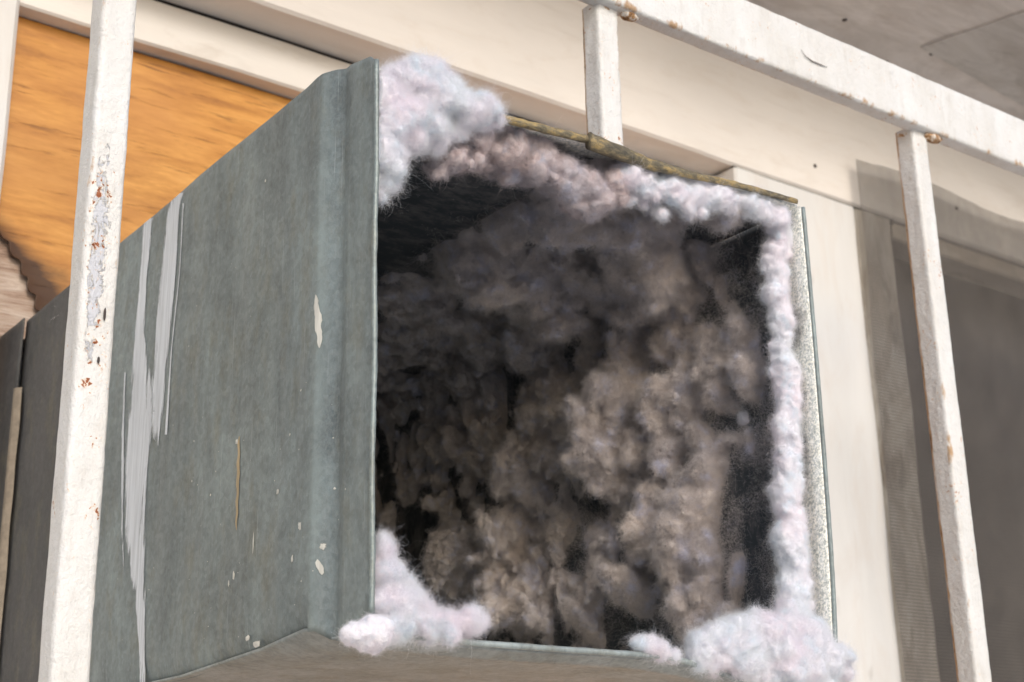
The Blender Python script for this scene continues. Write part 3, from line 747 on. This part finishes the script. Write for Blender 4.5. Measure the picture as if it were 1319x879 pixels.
pit = np.clip(.95 + 2.6 * noise(np.stack([Sg * 44, Yg * 62, Sg * 0 + 90], -1) + warp * 1.2) + 1.6 * noise(np.stack([Sg * 19, Yg * 27, Sg * 0 + 95], -1)), .12, 1)
env *= np.clip(cut, 0.0, 1) * pit
# vertical rib-like billows on the wall, looser ones on the ceiling
Pn = np.stack([Sg * 34, Yg * 62, Sg * 0], -1)
warp = np.stack([noise(Pn * .7 + 5), noise(Pn * .7 + 11), noise(Pn * .7 + 19)], -1)
bl = billow(Pn * .9 + warp * .7, 3, .42)
bl2 = billow(np.stack([Sg * 95, Yg * 120, Sg * 0 + 3], -1) + warp * .8, 2, .5)
rib = noise(np.stack([Sg * 12, Yg * 42, Sg * 0 + 31], -1) + warp * .5)
h = (env - .0035) * (.45 + .25 * bl) + np.clip((env - .004) / .008, 0, 1) * (.0030 * bl + .0015 * bl2)
gap = fbm(np.stack([Sg * 30, Yg * 48, Sg * 0 + 77], -1) + warp, 3)
h *= np.clip(1.25 + 2.2 * (gap + .12), .12, 1)
h += np.clip(h / .004, 0, 1) * 0.0002 * fbm(np.stack([Sg * 420, Yg * 420, Sg * 0 + 8], -1), 3)
# clean ceiling on the left: the lining stops along a straight line there
edge_s = .137 + .0006 * noise(np.stack([Yg * 60, Sg * 0, Sg * 0], -1))
onceil = np.clip((Sg - edge_s) / .0016, 0, 1)
far = np.clip((Yg - .235) / .02, 0, 1)
h = np.where(Sg < DW - .02, h * np.clip(onceil + far * .8, 0, 1), h)
thin = (Sg < edge_s) & (Yg < .26)
h *= np.clip((Yg - .010) / .014, 0, 1) ** .6
h = np.clip(h, 0, .052) - np.where(h < .0006, .004, 0)
lat = .10 * h
PX = X0 + NX * h + lat * noise(np.stack([Sg * 60, Yg * 60, h * 60 + 4], -1)) * (NZ < -.5) * 1.2
PY = Yg - h * .35 + lat * noise(np.stack([Sg * 60, Yg * 60, h * 60 + 9], -1)) * 1.3
PZ = Z0 + NZ * h - h * .25 * (NX < -.5) + lat * noise(np.stack([Sg * 60, Yg * 60, h * 60 + 14], -1)) * (NX < -.5) * 1.2
PV = np.stack([PX, PY, PZ], -1).reshape(-1, 3)
GF = grid_faces(NS, NY)[:, ::-1]
keep = (h.reshape(-1)[GF].max(1) > -.002)
GF = GF[keep]
def puffs(spheres, vox, amp, fs, seed, smooth=3):
    """soft cloud of overlapping puffs -> welded surface (verts, quads)"""
    bm = bmesh.new(); bmesh.ops.create_icosphere(bm, subdivisions=2, radius=1)
    tv = np.array([q.co for q in bm.verts]); tf = np.array([[q.index for q in g.verts] for g in bm.faces]); bm.free()
    r_ = np.random.default_rng(seed); cs = np.array([c for c, _, _ in spheres]); sc_ = np.array([np.array(sq) * rad for _, rad, sq in spheres])
    an = r_.normal(0, .45, (len(cs), 3)); RR = []
    for a_ in an:
        ca, sa = np.cos(a_), np.sin(a_)
        RR.append(np.array([[1, 0, 0], [0, ca[0], -sa[0]], [0, sa[0], ca[0]]]) @ np.array([[ca[1], 0, sa[1]], [0, 1, 0], [-sa[1], 0, ca[1]]]) @ np.array([[ca[2], -sa[2], 0], [sa[2], ca[2], 0], [0, 0, 1]]))
    VV = (cs[:, None] + np.einsum('nij,nvj->nvi', np.array(RR), tv[None] * sc_[:, None])).reshape(-1, 3); FF_ = (tf[None] + (np.arange(len(cs)) * len(tv))[:, None, None]).reshape(-1, 3)
    o = mobj('tmp', VV, FF_, L_IN)
    rm = o.modifiers.new('r', 'REMESH'); rm.mode = 'VOXEL'; rm.voxel_size = vox
    sm = o.modifiers.new('s', 'SMOOTH'); sm.iterations = smooth; sm.factor = .5
    dg = bpy.context.evaluated_depsgraph_get(); ev = o.evaluated_get(dg); em = ev.to_mesh()
    n = len(em.vertices); v = np.zeros(n * 3); em.vertices.foreach_get('co', v); v = v.reshape(-1, 3)
    nn = np.zeros(n * 3); em.vertices.foreach_get('normal', nn); nn = nn.reshape(-1, 3)
    L = np.zeros(len(em.loops), np.int64); em.loops.foreach_get('vertex_index', L)
    ls = np.zeros(len(em.polygons), np.int64); em.polygons.foreach_get('loop_start', ls)
    lt = np.zeros(len(em.polygons), np.int64); em.polygons.foreach_get('loop_total', lt)
    ls = ls[lt == 4]; F = np.stack([L[ls], L[ls + 1], L[ls + 2], L[ls + 3]], -1)
    ev.to_mesh_clear(); bpy.data.objects.remove(o)
    w = np.stack([noise(v * 80 + 4), noise(v * 80 + 8), noise(v * 80 + 13)], -1)
    d = fbm(v * fs * .6 + w * 1.0, 3, .65) * 1.5 + .45 * fbm(v * fs * 2.0 + w * 1.5, 2, .6)
    v = v + .0012 * w[:, [1, 2, 0]]
    return v + nn * (amp * .85 * d)[:, None], F
rp = np.random.default_rng(77); SPH = []
wgt = np.clip(env - .0035, 0, 1) ** 1.25 * np.clip(.60 + 3.6 * gap, .0, 2.0) * np.where(onceil < .5, np.where((Sg < DW - .02), far * .6, 1), 1)
wf = (wgt / wgt.sum()).reshape(-1)
pick = rp.choice(len(wf), 3300, p=wf)
fx, fn_x, fn_z, fz, fy, fe = X0.reshape(-1), NX.reshape(-1), NZ.reshape(-1), Z0.reshape(-1), Yg.reshape(-1), env.reshape(-1)
for q in pick:
    e = fe[q]; t = rp.uniform(.10, .95)
    rad = float(np.clip(rp.lognormal(math.log(.0026), .5), .0012, .0072)) * min(1.2, .65 + e / .04)
    hh = max(0, e * t * 1.05 - rad * .2)
    wall = fn_x[q] < -.5
    c = (fx[q] + fn_x[q] * hh, fy[q] - hh * .3, fz[q] + fn_z[q] * hh - (hh * .2 if wall else 0))
    if not wall and c[1] < .245 and c[0] < .138 + rad * 1.6: continue
    if c[1] < .016 or c[0] < .006 or c[2] < .004: continue
    SPH.append((c, rad, (rp.uniform(.6, 1), rp.uniform(.8, 1.3), rp.uniform(1.0, 3.2)) if wall else (rp.uniform(.9, 2.4), rp.uniform(.9, 1.8), rp.uniform(.6, 1))))
bv, bf = puffs(SPH, .0011, .0036, 150, 5, 2)
bv[:, 0] = np.minimum(bv[:, 0], DW - .002); bv[:, 2] = np.clip(bv[:, 2], .0015, DH - .0045)
AV = np.concatenate([PV, bv]); AF = np.concatenate([GF, bf + len(PV)])
LO = (.2, .24, .0)
lining = tag(mobj('lint_lining', AV, AF, L_IN, None, True, origin=LO), 'thick grey brown lint caked over the inside walls of the duct', 'lint', kind='stuff')
fibres('lint_fibres', AV, AF, lining, L_INF, 1300000, .0044, .000042, .40, .12, lambda c: np.exp(-np.clip(c[:, 1] - .05, 0, 1) / .15) + .05, 4, 1.0, 5, None, (-.55, -.78, -.25))

# thin fuzz clinging to the bare metal near the mouth
qy, qz = np.meshgrid(np.linspace(.018, .20, 40), np.linspace(.006, .240, 50), indexing='ij')
qx = DW - .0030 + 0 * qy
fibres('dust_fuzz', np.stack([qx, qy, qz], -1).reshape(-1, 3), grid_faces(40, 50)[:, ::-1], lining, L_INF, 60000, .0036, .00003, .0,
       .05, lambda c: np.clip(.35 + 1.8 * noise(c * 45), .03, 1.2), 4, .9, 15)
qx, qy = np.meshgrid(np.linspace(.008, .26, 50), np.linspace(.018, .24, 40), indexing='ij')
fibres('dust_fuzz', np.stack([qx, qy, 0 * qx + DH - .0048], -1).reshape(-1, 3), grid_faces(50, 40), lining, L_INF, 1500, .0026, .00003, .0,
       .05, lambda c: np.clip(-.15 + 2.2 * noise(c * np.array([25, 70, 40])), .004, 1.2), 4, .9, 16)

# --- separate tufts on the rim
def tuft(name, spheres, label, mats, nfib, flen, seed, amp=.0048, vox=.0011, plane_y=None, rad=.00004, extra_lift=.7):
    """spheres: (u, v, y, r) photo pixel on plane y, radius r"""
    bm = bmesh.new()
    r_ = np.random.default_rng(seed)
    for s in spheres:
        u, v, y, r = s[:4]; v = v or np.interp(u, [560, 620, 700, 770, 830], [204, 196, 222, 246, 232]) + r_.normal(0, 13); c = px(u, v, 1, y - .0025); sq = s[4] if len(s) > 4 else (1, 1, 1)
        mt = Matrix.Translation(Vector(c.tolist())) @ Matrix.Diagonal((r * sq[0], r * sq[1], r * sq[2], 1))
        bmesh.ops.create_icosphere(bm, subdivisions=3, radius=1, matrix=mt)
        for _ in range(5):
            d = r_.normal(size=3); d /= np.linalg.norm(d); rr = r * r_.uniform(.3, .5)
            mt = Matrix.Translation(Vector((c + d * r * np.array(sq) * .85).tolist())) @ Matrix.Diagonal((rr, rr, rr, 1))
            bmesh.ops.create_icosphere(bm, subdivisions=2, radius=1, matrix=mt)
    me = bpy.data.meshes.new('tmp'); bm.to_mesh(me); bm.free()
    o = bpy.data.objects.new('tmp', me); COL.objects.link(o)
    rm = o.modifiers.new('r', 'REMESH'); rm.mode = 'VOXEL'; rm.voxel_size = vox
    sm = o.modifiers.new('s', 'SMOOTH'); sm.iterations = 3; sm.factor = .5
    dg = bpy.context.evaluated_depsgraph_get(); ev = o.evaluated_get(dg); em = ev.to_mesh()
    n = len(em.vertices); v = np.zeros(n * 3); em.vertices.foreach_get('co', v); v = v.reshape(-1, 3)
    nn = np.zeros(n * 3); em.vertices.foreach_get('normal', nn); nn = nn.reshape(-1, 3)
    F = np.array([list(p.vertices)[:4] if len(p.vertices) == 4 else list(p.vertices) + [p.vertices[-1]] for p in em.polygons])
    ev.to_mesh_clear(); bpy.data.objects.remove(o)
    w = np.stack([noise(v * 90 + 4), noise(v * 90 + 8), noise(v * 90 + 13)], -1)
    d = .6 + .75 * fbm(v * 105 + w * .9, 4, .55)
    v = v + nn * (amp * (d - .55) * 1.5)[:, None] + nn * (.0006 * fbm(v * 500, 2))[:, None]
    if v[:, 0].mean() < .05 and v[:, 0].mean() > .006: v[:, 0] = np.maximum(v[:, 0], .0014)
    base = np.array([v[:, 0].mean(), v[:, 1].mean(), v[:, 2].min()])
    fl_ = [list(dict.fromkeys(q)) for q in F.tolist()]
    t = mobj(name, v, fl_, mats[0], None, True, origin=base)
    tag(t, label, 'lint tuft', 'lint tufts around the mouth of the duct')
    ck = (lambda P: (P[..., 0].min(1) > .0012)) if base[0] > .006 else None
    fibres('lint_fibres', v, F, t, mats[1], int(nfib * 3.2), flen * .85, rad * .55, extra_lift * .7, .0, None, 6, 1.0, seed + 50, ck)
    # a few long stray wisps
    fibres('stray_wisps', v, F, t, mats[1], max(8, nfib // 900), flen * 2.2, rad * .8, 1.0, .1, None, 9, 1.4, seed + 90, ck)
    return t
WM = (L_W, L_WF); MM = (L_M, L_MF)
tuft('lint_tuft', [(500, 130, .004, .008), (500, 165, .004, .009), (497, 205, .004, .0075), (494, 235, .006, .005), (530, 110, .006, .010), (550, 98, .008, .007), (525, 145, .006, .010), (560, 130, .006, .010),
     (590, 140, .006, .0085), (620, 145, .004, .0065), (638, 150, .002, .0035), (545, 165, .010, .009), (580, 165, .010, .006), (520, 175, .008, .007), (505, 110, .004, .006), (575, 112, .008, .0055), (490, 252, .006, .003)],
     'large fluffy pale lint tuft on the top left corner of the duct mouth', WM, 52000, .0042, 21)
tuft('lint_tuft', [(620, 178, .012, .0045), (655, 190, .016, .008), (690, 205, .018, .0095), (720, 225, .016, .0095), (745, 245, .014, .010), (765, 258, .012, .0075), (790, 236, .010, .0065), (810, 230, .010, .005), (660, 215, .024, .007), (600, 200, .026, .007), (560, 208, .03, .0055), (700, 185, .020, .006), (640, 205, .03, .007)] + [(random.uniform(560, 830), 0, random.uniform(.010, .034), random.uniform(.0018, .0045)) for _ in range(46)],
     'mauve grey lint tuft hanging under the middle of the top edge', MM, 42000, .0034, 22)
tuft('lint_tuft', [(u + random.uniform(-3, 3), np.interp(u, [800, 850, 900, 950, 1000], [230, 243, 252, 258, 276]) + random.uniform(-5, 5), .008, random.uniform(.0032, .0062)) for u in np.linspace(806, 1002, 26)] + [(random.uniform(810, 1000), 256 + random.uniform(-16, 20), random.uniform(.008, .022), random.uniform(.0014, .003)) for _ in range(26)] + [(1000, 292, .012, .0052), (1004, 305, .012, .0045)],
     'long pale lint strip under the right half of the top edge', WM, 28000, .0036, 23, .0044)
rs = []
for q, v in enumerate(np.linspace(306, 805, 62)):
    u = np.interp(v, [312, 345, 400, 500, 600, 700, 800], [1004, 998, 1003, 1012, 1015, 1017, 1022]) + random.uniform(-5, 5)
    if q % 2: rs.append((u + random.uniform(-14, 5), v, random.uniform(.010, .022), random.uniform(.0015, .0034)))
    rs.append((u + 1, v, .015, np.interp(v, [312, 350, 420, 600, 800], [.0040, .0050, .0045, .0056, .0064]) * random.uniform(.65, 1.2), (1, 1, random.uniform(1.2, 2.6))))
tuft('lint_tuft', rs, 'narrow pale lint strip running down the right inner edge of the duct', WM, 42000, .0034, 24, .0034)
tuft('lint_tuft', [(905, 842, .004, .0075), (925, 835, .004, .009), (950, 828, .002, .011), (980, 822, .002, .011), (1010, 820, .004, .011), (1035, 822, .002, .011), (1000, 850, -.002, .012), (1030, 855, -.002, .012), (1060, 850, -.002, .009), (1078, 853, -.002, .006), (1020, 800, .008, .009), (960, 850, 0, .009), (1045, 880, .0, .009), (990, 872, .0, .007)],
     'biggest pale pinkish lint tuft on the bottom right corner of the duct mouth', WM, 60000, .0038, 25)
tuft('lint_tuft', [(493, 715, .006, .0045), (496, 740, .006, .0062), (503, 770, .006, .0078), (523, 788, .006, .0078), (548, 800, .004, .0066), (572, 806, .004, .0056), (596, 804, .004, .0045), (608, 795, .002, .0032), (510, 805, .004, .006), (490, 700, .006, .0028), (520, 752, .010, .0035)],
     'white lint tuft filling the bottom left corner inside the duct', WM, 34000, .0036, 26)
tuft('lint_tuft', [(462, 818, -.006, .0055, (1.2, 1, .85)), (482, 815, -.006, .0066), (472, 822, -.006, .0050)],
     'small tight white lint ball stuck outside the bottom left corner', ((L_W, L_WF)), 7000, .0014, 27, .0012, .0008)
tuft('lint_tuft', [(835, 832, .004, .0042), (850, 838, .004, .004), (822, 828, .005, .003), (868, 845, .004, .0024)],
     'tiny white lint peak on the bottom lip of the duct', WM, 7000, .0026, 28, .0015)
tuft('lint_tuft', [(966, 520, .055, .005, (1, 1, 1.6)), (962, 540, .055, .0042)],
     'small isolated bluish lint tuft on the right inner wall', WM, 5000, .003, 29, .0015)

# ------------------------------------------------------------------ small marks
M_DARK = mat_flat('dark_speck', (.05, .035, .03), .6, .3, 300)
for u, v, h in ((135, 405, 9), (127, 464, 5)):
    p = px(u, v, 1, .0793); blob('bare_chip', p, .0016, M_DARK, gr, (.35, .3, h / 5), .2)
pp = [px(u, v, 1, .0728) for u, v in ((1032, 64), (1037, 72), (1046, 79), (1058, 84), (1066, 87))]
tube('raised_scratch', pp, np.array([.0001, .0003, .00045, .0004, .0001]), mat_flat('grey_mark', (.22, .19, .17)), gr, 8)
for u, v in ((1088, 26), (1141, 80), (1200, 70)):
    p = px(u, v, 2, .7168); blob('nail_head', p, .0026, M_DARK, sof, (1, 1, .5), .2)
for u, v in ((1232, 268), (1050, 214), (330, 22)):
    p = px(u, v, 1, .4142 if u > 400 else .451); blob('nail_head', p, .0022, M_DARK, frame, (1, .4, 1), .2)
